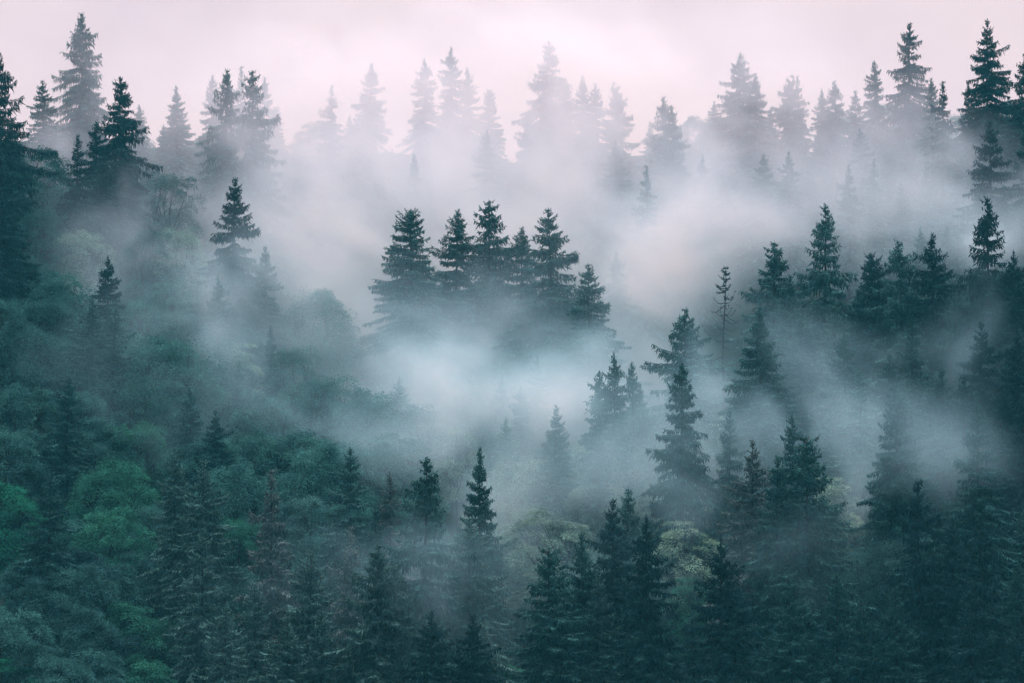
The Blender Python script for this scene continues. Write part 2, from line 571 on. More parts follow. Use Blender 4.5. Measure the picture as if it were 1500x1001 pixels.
# ------------------------------------------------------------------ ground
xs = np.concatenate([np.linspace(-900, -160, 12), np.linspace(-150, 150, 76), np.linspace(160, 900, 12)])
ys = np.concatenate([np.linspace(-300, 190, 40), np.linspace(194, 600, 120), np.linspace(620, 2500, 30)])
X, Y = np.meshgrid(xs, ys)
Z = terrain(X, Y)
nx, ny = len(xs), len(ys)
verts = np.stack([X, Y, Z], -1).reshape(-1, 3)
idx = np.arange(nx * ny).reshape(ny, nx)
faces = np.stack([idx[:-1, :-1], idx[:-1, 1:], idx[1:, 1:], idx[1:, :-1]], -1).reshape(-1, 4)
gm = bpy.data.meshes.new("hillside")
gm.from_pydata(verts.tolist(), [], faces.tolist())
gm.materials.append(EARTH)
for p in gm.polygons:
    p.use_smooth = True
ground = bpy.data.objects.new("hillside", gm)
scene.collection.objects.link(ground)
ground["kind"] = "structure"

# ------------------------------------------------------------------ the trees
# kind, pixel of the tip, height in metres, width factor, foliage tint, label
RIDGE = "trees standing along the misty ridge"
LEFT = "trees on the hollow's left flank"
MID = "trees rising in the middle of the mist"
RIGHT = "trees on the hollow's right flank"
LOW = "trees along the foot of the slope"

T_RIDGE = [
    ('P0', -6, 72, 36, 1.0, 'd', "huge dark spruce cut by the photo's left edge beside the pale ridge"),
    ('S1', 66, 116, 24, 1.1, 'n', "short pale spruce just left of the tallest airy ridge spruce"),
    ('P0', 120, 17, 36, 1.0, 'n', "tall airy spruce standing highest over the left end of the ridge"),
    ('D0', 20, 178, 22, 1.2, 'n', "low rounded spruce on the ridge between left edge and airy giant"),
    ('S0', 204, 152, 20, 1.1, 'n', "faint low treetop on the ridge right of the ragged dark spruce"),
    ('D0', 264, 124, 26, .95, 'n', "lone pale evenly conical spruce on the left ridge, in thin mist"),
    ('S2', 310, 108, 27, .8, 'n', "ghostly spruce tip just left of the airy pair on the ridge"),
    ('S2', 352, 95, 29, .8, 'n', "ghostly spruce tip peeping between the two tall airy spruces"),
    ('S1', 389, 112, 27, .8, 'n', "ghostly spruce shoulder right behind the airy pair"),
    ('P0', 324, 100, 34, .85, 'n', "left spruce of the tall airy pair, full of small sky gaps"),
    ('P2', 374, 102, 36, 1.0, 'n', "right spruce of the tall airy pair, long straight right edge"),
    ('D1', 404, 156, 23, .9, 'n', "pale round-topped spruce lower than the airy pair at its right"),
    ('B1', 432, 205, 14, .7, 'n', "faint low bush crown in the dip of the ridge against the sky"),
    ('S1', 485, 124, 28, 1.05, 'n', "wide pale spruce left of the ragged grey one on the ridge"),
    ('P1', 541, 91, 30, .95, 'n', "grey spruce with ragged upswept boughs, left of the ridge's central group"),
    ('S1', 619, 83, 30, 1.0, 'n', "broad lavender spruce, left one of the ridge's central group"),
    ('S0', 664, 67, 31, .9, 'n', "pointed lavender spruce, tallest of the ridge's central group"),
    ('S2', 689, 97, 29, .95, 'n', "lavender spruce leaning on the right side of the group's tallest"),
    ('D1', 718, 131, 27, .85, 'n', "small pale round spruce at the right end of the central group"),
    ('P2', 801, 57, 35, 1.15, 'n', "faintest tall spruce, almost dissolved in mist at the ridge centre"),
    ('S1', 832, 112, 28, .95, 'n', "ghostly spruce close right of the faintest tall one"),
    ('S2', 852, 110, 28, .85, 'n', "ghostly slim spruce left of the fork-topped pale one"),
    ('S2', 876, 120, 28, .85, 'n', "pale pointed spruce touching the fork-topped one"),
    ('T0', 903, 118, 29, .9, 'n', "pale spruce with a forked crooked top on the misty ridge"),
    ('S0', 770, 160, 27, 1.0, 'n', "hardly visible spruce left below the faintest tall spruce"),
    ('P1', 974, 140, 30, .95, 'n', "left and taller of two touching airy spruces right of ridge centre"),
    ('S1', 990, 153, 29, .9, 'n', "right and darker of two touching airy spruces right of ridge centre"),
    ('P1', 1076, 77, 32, 1.2, 'n', "wide shaggy grey spruce with a blunt top, right of the bright sky"),
    ('S2', 1108, 107, 30, .85, 'n', "slim grey spruce tucked into the right side of the shaggy one"),
    ('T0', 1150, 107, 28, 1.0, 'n', "grey spruce with a bent twin top in the right part of the ridge"),
    ('S2', 1170, 110, 26, .8, 'n', "slender spire just right of the bent twin-topped spruce"),
    ('S2', 1203, 128, 26, .85, 'n', "faint slim spruce behind the low gap of the right ridge"),
    ('P1', 1227, 117, 27, .9, 'n', "open-branched spruce with a crooked tip left of the slender spire"),
    ('S1', 1252, 130, 25, .9, 'n', "low faint spruce between the crooked tip and the slender spire"),
    ('C1', 1281, 87, 29, 1.05, 'n', "slender spire of a spruce left of the tall tiered ridge spruce"),
    ('P1', 1325, 32, 33, 1.0, 'd', "tall tiered spruce with drooping boughs above the right ridge"),
    ('S2', 1364, 113, 26, .8, 'n', "faint tip squeezed right behind the tall tiered spruce"),
    ('S0', 1379, 117, 27, .9, 'd', "middling dark spruce between the tiered and the darkest ridge spruce"),
    ('S0', 1447, 27, 35, .92, 'd', "darkest and bulkiest tall spruce of the right ridge against the sky"),
    ('S1', 1418, 118, 26, .9, 'd', "dark spruce shoulder hugging the left of the bulkiest ridge spruce"),
    ('P1', 1501, 72, 34, .9, 'd', "dark spruce half cut by the right edge at ridge height"),
]
T_LEFT = [
    ('P2', 181, 109, 34, 1.15, 'd', "tall dark ragged spruce with drooping boughs, right one of the left cluster"),
    ('C1', 146, 176, 27, 1.15, 'd', "slim dark spire in the middle of the left cluster"),
    ('S1', 117, 195, 27, 1.1, 'd', "dark broad spruce with a blunt tip, left one of the left cluster"),
    ('Y0', 157, 260, 17, 1.0, 'd', "small dark pointed spruce in front of the left cluster"),
    ('S1', 8, 215, 30, 1.05, 'd', "nearly black spruce mass under the huge one at the left edge"),
    ('B2', 52, 292, 18, 1.0, 'k', "dark broad crown at the foot of the left-edge spruces"),
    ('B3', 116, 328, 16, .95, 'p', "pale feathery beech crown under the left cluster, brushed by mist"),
    ('B0', 28, 348, 18, 1.1, 'k', "dim broad crown near the left edge below the black spruce mass"),
    ('B1', 88, 392, 17, 1.0, 'b', "dim leafy crown below the pale feathery beech"),
    ('S1', 160, 372, 24, 1.0, 'd', "shadowy conifer column right of the pale feathery beech"),
    ('S0', 131, 437, 24, 1.15, 'g', "grey-green shaggy spruce, left of two blurred tops on the left slope"),
    ('S1', 163, 440, 24, 1.2, 'g', "grey-green shaggy spruce, right of two blurred tops on the left slope"),
    ('B1', 50, 466, 19, 1.15, 'k', "dark domed tree with a lit rim near the left edge, mid-height"),
    ('B2', 200, 425, 17, 1.0, 'b', "misty green crown left of the lone left-centre spruce, behind drifting vapour"),
    ('S1', 345, 258, 33, 1.05, 'd', "lone dark tiered spruce standing clear of mist at left centre"),
    ('S1', 393, 360, 24, .95, 'n', "pale spruce half hidden right behind the lone left-centre spruce"),
    ('S0', 318, 400, 24, .9, 'n', "misty conifer shape left below the lone left-centre spruce"),
    ('B2', 268, 322, 18, 1.0, 'p', "faint crown in mist under the airy ridge pair"),
    ('B0', 240, 392, 17, .95, 'b', "blurred crown drowned in mist between left cluster and lone spruce"),
    ('B1', 455, 420, 19, 1.1, 'b', "faint rounded crown in white mist right of the lone spruce"),
    ('B1', 238, 486, 20, 1.15, 'b', "large clear domed beech with visible limbs on the left slope"),
    ('F0', 342, 495, 16, 1.0, 'p', "mist-bleached bright beech crown just below the lone spruce"),
    ('C1', 396, 476, 18, .8, 'd', "small crooked spruce top poking out right of the bleached beech"),
    ('B2', 432, 492, 17, 1.0, 'b', "crown with a spiky top beside the crooked small spruce"),
    ('B2', 486, 534, 18, 1.1, 'b', "mist-veiled rounded crown left of the white central mist bank"),
    ('S0', 343, 528, 20, .9, 'g', "slim grey spruce rising in front of the bleached beech"),
    ('B0', 392, 556, 18, 1.1, 'b', "leafy crown in the bluish slope below the bleached beech"),
    ('B1', 548, 566, 18, 1.1, 'b', "last leafy crown before the white central mist bank"),
    ('B3', 205, 606, 15, .95, 'f', "small fresh-green bush crown with lit tips on the left slope"),
    ('B2', 128, 555, 17, 1.05, 'b', "grey-green crown left above the fresh-green bush"),
    ('S1', 100, 552, 21, 1.1, 'k', "dark spruce with pale bough ends left of the grey-green crown"),
    ('S1', 283, 565, 20, 1.1, 'k', "shaggy spruce directly below the clear domed beech"),
    ('S0', 318, 600, 19, 1.0, 'k', "bluish spruce in the shaded slope below the slim grey spruce"),
    ('B0', 440, 612, 18, 1.15, 'b', "broad teal crown in the middle of the left slope"),
    ('B2', 512, 625, 18, 1.15, 'b', "broad teal crown at the lower edge of the white mist"),
    ('B0', 22, 682, 18, 1.1, 'e', "emerald-tipped tree at the left edge, two thirds down"),
    ('B1', 160, 668, 17, 1.0, 'f', "emerald-topped beech, upper one of two stacked domes at lower left"),
    ('B0', 148, 720, 18, 1.05, 'f', "emerald-rimmed beech, lower one of two stacked domes at lower left"),
    ('B2', 214, 722, 16, .95, 'b', "grey-green crown tucked right of the two stacked emerald domes"),
    ('S1', 264, 652, 27, .95, 'g', "slim spruce with pale bough tips right of the stacked emerald domes"),
    ('S0', 300, 672, 27, .95, 'g', "grey spruce twin right beside the slim pale-tipped one"),
    ('B1', 346, 676, 17, 1.0, 'b', "rounded grey-green crown right of the grey spruce twins"),
    ('S1', 396, 684, 29, .95, 'r', "reddish-topped spruce in the centre of the dark left slope"),
    ('B1', 470, 648, 18, 1.05, 'b', "leafy crown with light upper sprays below the white mist"),
    ('S1', 506, 654, 24, 1.0, 'n', "bluish-green spruce at the right of the leafy light-sprayed crown"),
    ('S1', 75, 688, 24, 1.1, 'k', "dark spruce left of the stacked emerald domes"),
    ('B2', 345, 742, 15, .9, 'f', "small green dome between the reddish-topped spruce and grey twins"),
    ('S1', 298, 771, 25, .9, 'g', "small-topped spruce with straight bare-looking boughs at lower left"),
    ('B1', 475, 776, 14, .9, 'b', "light green low crown right of the reddish-topped spruce"),
    ('S1', 573, 688, 24, .85, 'r', "slim spruce with a reddish tip left of the ragged tall spruce"),
    ('C1', 545, 736, 21, 1.1, 'n', "narrow small spruce beneath the reddish-tipped slim one"),
]
T_MID = [
    ('D1', 604, 305, 31, 1.2, 'n', "first spruce from the left in the central mist cluster, ragged top"),
    ('S2', 667, 304, 30, 1.2, 'n', "second spruce from the left in the central mist cluster, narrow"),
    ('P2', 717, 292, 31, 1.4, 'n', "full-boughed third spruce and tallest tip of the central mist cluster"),
    ('S2', 764, 330, 28, 1.1, 'n', "shorter pointed spruce, fourth in the central mist cluster"),
    ('S1', 817, 302, 33, 1.3, 'n', "wide fifth spruce of the central mist cluster, boughs swept outward"),
    ('S1', 862, 385, 27, 1.25, 'n', "sloping spruce closing the right end of the central mist cluster"),
    ('D0', 646, 398, 22, 1.05, 'd', "dense dark young spruce in front between first and second cluster spruces"),
    ('B2', 572, 462, 14, .7, 'n', "leafy shrub at the left foot of the central mist cluster"),
    ('D0', 716, 402, 22, .9, 'n', "dark lower spruce in front of the central cluster's tallest"),
    ('S1', 855, 440, 20, .9, 'n', "low shaggy spruce at the right foot of the central mist cluster"),
    ('S1', 772, 440, 20, 1.0, 'n', "low spruce drowning in mist below the central cluster"),
    ('P0', 905, 368, 17, 1.0, 'n', "ghost of a spruce right of the central cluster, nearly lost in mist"),
    ('C0', 609, 222, 23, .9, 'n', "thin ghostly spire above the first central cluster spruce"),
    ('S2', 706, 188, 25, .9, 'n', "ghostly narrow spruce in mist above the central cluster's tallest"),
    ('S1', 808, 150, 28, .8, 'n', "ghostly dense spruce in front of the faintest ridge spruce"),
    ('S0', 905, 205, 24, .95, 'n', "ghostly spruce below the forked pale top of the ridge"),
    ('S1', 1029, 224, 27, .8, 'n', "small grey spruce right below the two touching airy spruces"),
    ('S1', 945, 240, 27, .9, 'n', "grey spruce side emerging from mist left below the touching airy pair"),
    ('B1', 660, 540, 15, .9, 'b', "barely seen crown inside the white bank below the central cluster"),
    ('B2', 672, 612, 15, .9, 'p', "pale leafy crown glimmering through the white central bank"),
]
T_RIGHT = [
    ('T0', 1005, 446, 29, 1.18, 'n', "broad grey-green spruce with two tips left of the bare dead tree"),
    ('N0', 1056, 391, 30, 1.0, 'd', "bare dying stem with hooked branches between two green spruces"),
    ('B2', 1074, 512, 17, .8, 'n', "leafy crown at the foot of the bare dying stem"),
    ('D0', 1117, 447, 31, 1.12, 'k', "dark tiered spruce with clean layered boughs right of the dying stem"),
    ('P2', 1135, 352, 30, 1.35, 'n', "pale wide drooping spruce behind the dark tiered one"),
    ('P1', 1201, 297, 35, 1.12, 'n', "tall tiered spruce with open boughs in the right half's centre"),
    ('S1', 1160, 400, 28, 1.0, 'n', "misty spruce between the pale wide and the tall open-boughed one"),
    ('D1', 1272, 370, 30, .95, 'd', "dense dark round-headed spruce right of the tall open-boughed one"),
    ('C0', 1218, 432, 27, 1.1, 'g', "thin bent spruce with a hanging tip below the tall open-boughed one"),
    ('P1', 1325, 349, 31, 1.15, 'n', "misty blue-grey spruce between round-headed and black spruces"),
    ('S2', 1354, 329, 25, .85, 'n', "pale spruce tip peeking behind the left black spruce"),
    ('S0', 1373, 338, 31, 1.1, 'd', "near-black pointed spruce, left of two black ones at right"),
    ('S2', 1389, 330, 24, .8, 'n', "dim spruce behind, left of the gap between the black pair"),
    ('T0', 1404, 326, 24, .85, 'n', "dim crooked spruce behind, filling the gap between the black pair"),
    ('P1', 1443, 287, 36, 1.1, 'd', "near-black tall spruce with swept boughs, right of the black pair"),
    ('S0', 1487, 364, 30, 1.0, 'd', "black spruce against the right edge below the tall swept one"),
    ('S1', 1456, 175, 32, 1.0, 'd', "dark spruce above the black pair, left of two near the edge"),
    ('S0', 1490, 188, 32, 1.0, 'd', "dark spruce above the black pair, right of two at the edge"),
    ('T0', 1409, 219, 24, 1.1, 'n', "pale spruce with a wide V-shaped double top in mist"),
    ('S1', 1324, 264, 21, .85, 'n', "ghostly spruce with sickle boughs left of the V-topped one"),
    ('S1', 1280, 286, 20, .85, 'n', "ghostly spruce left of the sickle-boughed ghost"),
    ('C0', 998, 528, 31, 1.25, 'k', "tall droopy spruce with hanging curtain boughs in front of the twin-tipped"),
    ('S0', 896, 514, 27, .85, 'k', "clear dark spruce, right of two standing at the mist's right bank"),
    ('C1', 877, 541, 25, 1.25, 'k', "clear slimmer spruce, left of two standing at the mist's right bank"),
    ('C0', 934, 527, 23, .9, 'n', "thin spire between the clear dark pair and the curtain-boughed spruce"),
    ('S1', 938, 560, 20, .75, 'k', "small dark spruce under the thin spire"),
    ('F0', 955, 588, 17, .9, 'f', "fresh green feathery tree left of the curtain-boughed spruce"),
    ('D0', 818, 591, 23, .95, 'n', "pale even conical spruce alone in mist left of the clear pair"),
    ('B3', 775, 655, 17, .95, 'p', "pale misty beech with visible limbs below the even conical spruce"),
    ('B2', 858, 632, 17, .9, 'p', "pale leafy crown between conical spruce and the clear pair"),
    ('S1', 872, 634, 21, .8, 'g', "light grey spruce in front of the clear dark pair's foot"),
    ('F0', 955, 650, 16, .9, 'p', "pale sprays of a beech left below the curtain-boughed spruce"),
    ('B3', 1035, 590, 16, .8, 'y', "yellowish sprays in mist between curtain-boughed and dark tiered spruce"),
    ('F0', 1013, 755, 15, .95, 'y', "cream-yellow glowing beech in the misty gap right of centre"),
    ('S1', 1066, 600, 24, .75, 'n', "slim dark spruce side under the dark tiered spruce's left boughs"),
    ('K0', 1165, 604, 26, .85, 'k', "cone-bearing spruce tip in mist right of the dark tiered one"),
    ('K1', 1182, 636, 30, 1.05, 'k', "big cone-tipped spruce in front of the yellow-green fan"),
    ('S1', 1142, 668, 28, .9, 'k', "small-tipped dark spruce between the reddish and the cone-tipped ones"),
    ('S0', 1100, 642, 28, 1.0, 'r', "dark spruce with a thin reddish-brown top left of the cone-tipped one"),
    ('F0', 1222, 692, 16, .95, 'y', "yellow-green fan of sprays behind the cone-tipped spruce"),
    ('B2', 1094, 690, 14, .8, 'b', "leafy crown left beneath the reddish-brown topped spruce"),
    ('B1', 1252, 590, 18, 1.05, 'n', "blurred leafy crown between cone-bearing and knob-topped spruces"),
    ('D1', 1309, 566, 29, .92, 'k', "knob-topped spruce in mist with one bough thrust right"),
    ('S1', 1429, 591, 28, .95, 'k', "dim reddish-tipped spruce near the right, above the low bush"),
    ('B3', 1378, 650, 14, .8, 'b', "low pale-sprayed bush left of the dim reddish-tipped spruce"),
    ('B3', 1288, 458, 17, 1.0, 'b', "misty bushy crown below the round-headed spruce"),
    ('B3', 1428, 520, 17, 1.1, 'p', "pale leafy crown where the slanting mist meets the black spruces"),
    ('B2', 1350, 520, 16, 1.0, 'n', "blurred crown within the slanting mist streak"),
    ('F0', 1480, 604, 17, 1.0, 'b', "light-sprayed beech at the right edge below the black spruces"),
    ('B3', 1160, 520, 17, .9, 'b', "green leafy crown right of the dark tiered spruce's flank"),
    ('S0', 1440, 470, 27, 1.1, 'd', "black mass of a spruce under the two black ones"),
    ('S1', 1490, 480, 28, 1.1, 'd', "black spruce mass touching the right edge halfway down"),
    ('B2', 1200, 520, 16, .8, 'p', "pale low crown under the thin bent spruce"),
]
T_LOW = [
    ('D0', 700, 652, 30, .74, 'k', "sharp dark cone of a spruce standing alone in front of central mist"),
    ('P1', 610, 668, 33, 1.25, 'k', "ragged spruce with reaching right boughs left of the sharp cone"),
    ('K0', 690, 752, 27, 1.1, 'g', "shaggy grey spruce directly beneath the sharp dark cone"),
    ('F0', 742, 765, 14, .85, 'p', "pale low sprays right of the shaggy grey spruce"),
    ('F0', 822, 738, 17, 1.1, 'p', "green fan-sprayed tree with a dark odd tuft in the lower middle"),
    ('B3', 868, 690, 16, .9, 'p', "pale leafy mass above the dark front group"),
    ('S0', 889, 729, 29, .9, 'd', "dark spruce, left of three pointed tops in the front group"),
    ('C1', 916, 711, 28, 1.1, 'n', "slim lighter spruce, middle of three pointed tops in the front group"),
    ('S1', 949, 751, 30, 1.0, 'd', "wide dark spruce, right of three pointed tops in the front group"),
    ('K1', 804, 800, 27, 1.1, 'k', "dark spruce with pink cones on its reaching boughs, left front"),
    ('S0', 853, 778, 27, .95, 'k', "dense spruce between pink-coned and three pointed spruces"),
    ('S1', 880, 838, 24, .95, 'g', "lighter spruce with pale bough edges below the dense one"),
    ('K1', 941, 836, 25, .95, 'k', "spruce with a rounded top crowded with brown cones"),
    ('S1', 1052, 784, 30, 1.15, 'd', "dark wide-skirted spruce before the cream-yellow beech"),
    ('F0', 1018, 840, 13, .8, 'f', "small green sprays left under the wide-skirted spruce's tip"),
    ('Y0', 801, 932, 14, 1.3, 'f', "young bright-edged spruce under the pink-coned one"),
    ('K0', 635, 890, 24, 1.15, 'd', "dark broad spruce dotted with cones, left of two at the bottom"),
    ('S0', 692, 898, 23, 1.05, 'd', "dark spruce with greenish tip, right of two at the bottom"),
    ('P1', 1338, 700, 30, .95, 'd', "dark crisp spruce with upturned tip against blue mist at right"),
    ('S0', 1396, 754, 27, .9, 'd', "small dark tip just right of the crisp upturned spruce"),
    ('S1', 1441, 757, 28, .95, 'd', "dark tip second right of the crisp upturned spruce"),
    ('B1', 1264, 797, 15, 1.0, 'k', "dark bushy dome left of the crisp upturned spruce's foot"),
    ('K1', 1165, 842, 25, .95, 'k', "spruce flecked with orange cones right of the wide-skirted one"),
    ('S1', 1222, 838, 25, .95, 'k', "dark spruce between orange-coned one and the bushy dome"),
    ('S0', 1310, 858, 25, .95, 'k', "faintly lit spruce right below the bushy dome"),
    ('K0', 1262, 873, 24, .9, 'k', "small-topped coned spruce below the bushy dome"),
    ('Y0', 1227, 922, 15, 1.1, 'k', "young pale-tipped spruce near the bottom, right of the orange-coned"),
    ('B2', 1420, 878, 14, 1.0, 'k', "dim bush-like crown in the darkest lower right"),
    ('S1', 1424, 848, 26, .9, 'd', "thin dark spruce tip rising above the dim lower right bush"),
    ('K0', 1124, 934, 18, .95, 'k', "short spruce with pale tip below the orange-coned one"),
    ('C1', 1072, 972, 15, 1.1, 'k', "tiny spruce tip at the bottom under the wide-skirted spruce"),
    ('S1', 1490, 905, 24, 1.0, 'd', "black spruce in the bottom right corner"),
    ('K0', 445, 800, 26, 1.05, 'g', "brown-coned shaggy spruce below the light green low crown"),
    ('C1', 379, 848, 22, 1.15, 'g', "slim bead-like spruce in the lower left middle"),
    ('S0', 328, 878, 22, 1.05, 'g', "small shaggy spruce left of the bead-like slim one"),
    ('S1', 517, 768, 26, 1.0, 'r', "brownish-tipped spruce left of the pale-boughed front spruce"),
    ('P0', 543, 794, 28, 1.1, 'g', "pale-boughed spruce with arching left limbs at the lower centre"),
    ('S1', 582, 815, 26, 1.0, 'g', "misty shaggy spruce right of the arching pale-boughed one"),
    ('S0', 588, 920, 20, .95, 'g', "grey spruce beside the bottom coned pair's left side"),
    ('S1', 480, 892, 22, 1.1, 'g', "grey misted spruce at the bottom, below the brown-coned shaggy one"),
    ('Y0', 300, 952, 16, 1.1, 'd', "small dark spruce at the bottom left of the misted grey ones"),
    ('S0', 420, 900, 22, 1.1, 'g', "grey blurred spruce at the bottom between bead-like and misted spruces"),
    ('B2', 272, 876, 14, .9, 'f', "lit small green dome right of the leaf-glinting tree"),
    ('B0', 205, 862, 15, 1.1, 'f', "tree with glinting emerald leaves in the lower left dark"),
    ('B1', 118, 822, 16, 1.0, 'k', "dim crown left above the glinting emerald tree"),
    ('B0', 75, 918, 15, 1.0, 'k', "dim crown above the bottom-corner emerald fan"),
    ('F0', 32, 958, 12, 1.15, 'e', "emerald fan of young sprays in the bottom left corner"),
    ('B3', 208, 948, 13, 1.05, 'f', "green-tipped low bush along the bottom left"),
    ('B2', 30, 800, 15, 1.1, 'k', "dim leafy crown at the left edge above the bottom-corner emerald fan"),
    ('F0', 560, 962, 12, .9, 'f', "green sprig-like sapling at the bottom left of the coned pair"),
    ('F0', 745, 955, 13, .9, 'f', "green undergrowth sapling between the bottom pair and pink-coned spruce"),
]
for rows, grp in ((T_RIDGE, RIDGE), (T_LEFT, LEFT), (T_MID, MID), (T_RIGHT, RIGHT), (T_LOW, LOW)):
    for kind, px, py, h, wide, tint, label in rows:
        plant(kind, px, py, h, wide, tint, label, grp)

# the trees one cannot tell apart, crowded between those above: pixel box, how many, kinds, tints, height, label, group
CROWD = [
    ((0, 420, 300, 640), 16, ('B0', 'B2', 'B1', 'B3'), 'kbb', (15, 18), "one of the shaded trees crowded on the dark upper left slope", "crowded trees of the dark upper left slope"),
    ((250, 540, 620, 720), 15, ('B0', 'B1', 'B2', 'B3', 'S1'), 'bbnb', (14, 17), "one of the hazy teal trees packed below the white mist, left of centre", "packed teal trees below the white mist"),
    ((0, 720, 330, 990), 18, ('B0', 'B2', 'B1', 'B3'), 'kkbd', (13, 17), "one of the near-black leafy trees crowded in the lower left shade", "crowded trees of the lower left shade"),
    ((320, 760, 640, 1000), 14, ('S0', 'S1', 'S2'), 'ggnn', (14, 19), "one of the grey-green spruces packed along the lower left centre", "packed grey-green spruces of the lower left centre"),
    ((640, 860, 1010, 1010), 9, ('S0', 'S1', 'K0'), 'kkn', (13, 17), "one of the crowded dark spruces filling the bottom centre", "crowded spruces of the bottom centre"),
    ((1010, 820, 1500, 1010), 20, ('S0', 'S1', 'S2', 'K0'), 'kkkd', (13, 18), "one of the dark spruces lost in the lower right shade", "crowded spruces of the lower right shade"),
    ((1190, 620, 1500, 800), 13, ('S0', 'S1', 'B2'), 'nnk', (14, 18), "one of the dim blue trees packed behind the crisp upturned spruce", "packed dim trees of the right slope"),
    ((1150, 420, 1345, 570), 6, ('S0', 'S1', 'S2'), 'kkn', (24, 27), "one of the spruces crowding the slope between thin bent and round-headed ones", "spruces crowding the right middle slope"),
    ((1190, 430, 1500, 560), 9, ('S0', 'S1', 'P1'), 'kkd', (22, 26), "one of the dark spruces stepping down the right slope under the black pair", "spruces stepping down the right slope"),
    ((1380, 420, 1510, 620), 7, ('S0', 'S1'), 'dd', (22, 27), "one of the black spruces merging at the right edge", "merging black spruces of the right edge"),
    ((700, 600, 1010, 800), 8, ('B2', 'B3', 'S1'), 'ppn', (14, 18), "one of the pale trees dissolving in the mist right of centre", "pale dissolving trees right of centre"),
    ((1020, 480, 1330, 640), 8, ('B2', 'S1', 'S0'), 'nbb', (14, 18), "one of the blurred trees behind the right half's drifting mist", "blurred trees behind the right mist"),
    ((560, 430, 880, 620), 8, ('B2', 'S1'), 'bn', (13, 18), "one of the trees swallowed by the white bank under the central cluster", "trees swallowed by the central bank"),
    ((0, 190, 250, 400), 5, ('B0', 'B2'), 'nk', (18, 22), "one of the veiled trees behind the left cluster", "veiled trees behind the left cluster"),
    ((60, 165, 470, 225), 10, ('S1', 'B1', 'B0'), 'nn', (11, 14), "one of the low veiled trees along the left ridge's foot", "low veiled trees of the left ridge"),
    ((470, 165, 960, 235), 15, ('S1', 'B1', 'S0'), 'nn', (11, 16), "one of the ghostly trees filling the mist under the central ridge", "ghostly trees under the central ridge"),
    ((1020, 180, 1420, 240), 11, ('S1', 'S0', 'S2'), 'nn', (17, 21), "one of the veiled trees filling the mist under the right ridge", "veiled trees under the right ridge"),
    ((1020, 145, 1500, 195), 14, ('S1', 'S0', 'B1'), 'nn', (12, 18), "one of the low spruces closing the gaps of the right ridge", "gap-filling spruces of the right ridge"),
]
for (x0, y0, x1, y1), n, kinds, tints, (h0, h1), label, grp in CROWD:
    for i in range(n):
        best, bd = None, -1
        for _ in range(30):
            p = (rng.uniform(x0, x1), rng.uniform(y0, y1))
            d = min(math.hypot((p[0] - q[0]) / 1.0, (p[1] - q[1]) / 1.3) for q in tips)
            if d > bd:
                best, bd = p, d
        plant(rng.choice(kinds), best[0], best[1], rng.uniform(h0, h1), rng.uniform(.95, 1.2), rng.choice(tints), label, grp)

# ------------------------------------------------------------------ the air: an even thin haze and the drifting mist
hz = bpy.data.materials.new("haze_air")
hz.use_nodes = True
hz.node_tree.nodes.clear()
ho = hz.node_tree.nodes.new("ShaderNodeOutputMaterial")
hv = hz.node_tree.nodes.new("ShaderNodeVolumePrincipled")
HAZE = dict(color=(0.14, 0.80, 1.0), density=0.00018)
hv.inputs["Color"].default_value = (*HAZE['color'], 1)
hv.inputs["Absorption Color"].default_value = (1, 1, 1, 1)
hv.inputs["Density"].default_value = HAZE['density']
hz.node_tree.links.new(hv.outputs[0], ho.inputs["Volume"])


def box(name, lo, hi, mat):
    v = [(x, y, z) for x in (lo[0], hi[0]) for y in (lo[1], hi[1]) for z in (lo[2], hi[2])]
    f = [(0, 1, 3, 2), (4, 6, 7, 5), (0, 4, 5, 1), (2, 3, 7, 6), (0, 2, 6, 4), (1, 5, 7, 3)]
    me = bpy.data.meshes.new(name)
    me.from_pydata(v, [], f)
    me.materials.append(mat)
    o = bpy.data.objects.new(name, me)
    scene.collection.objects.link(o)
    o["kind"] = "stuff"
    return o


zmin = float(Z.min())
box("haze", (-950, -350, zmin - 1.0), (950, 2550, 130.0), hz)

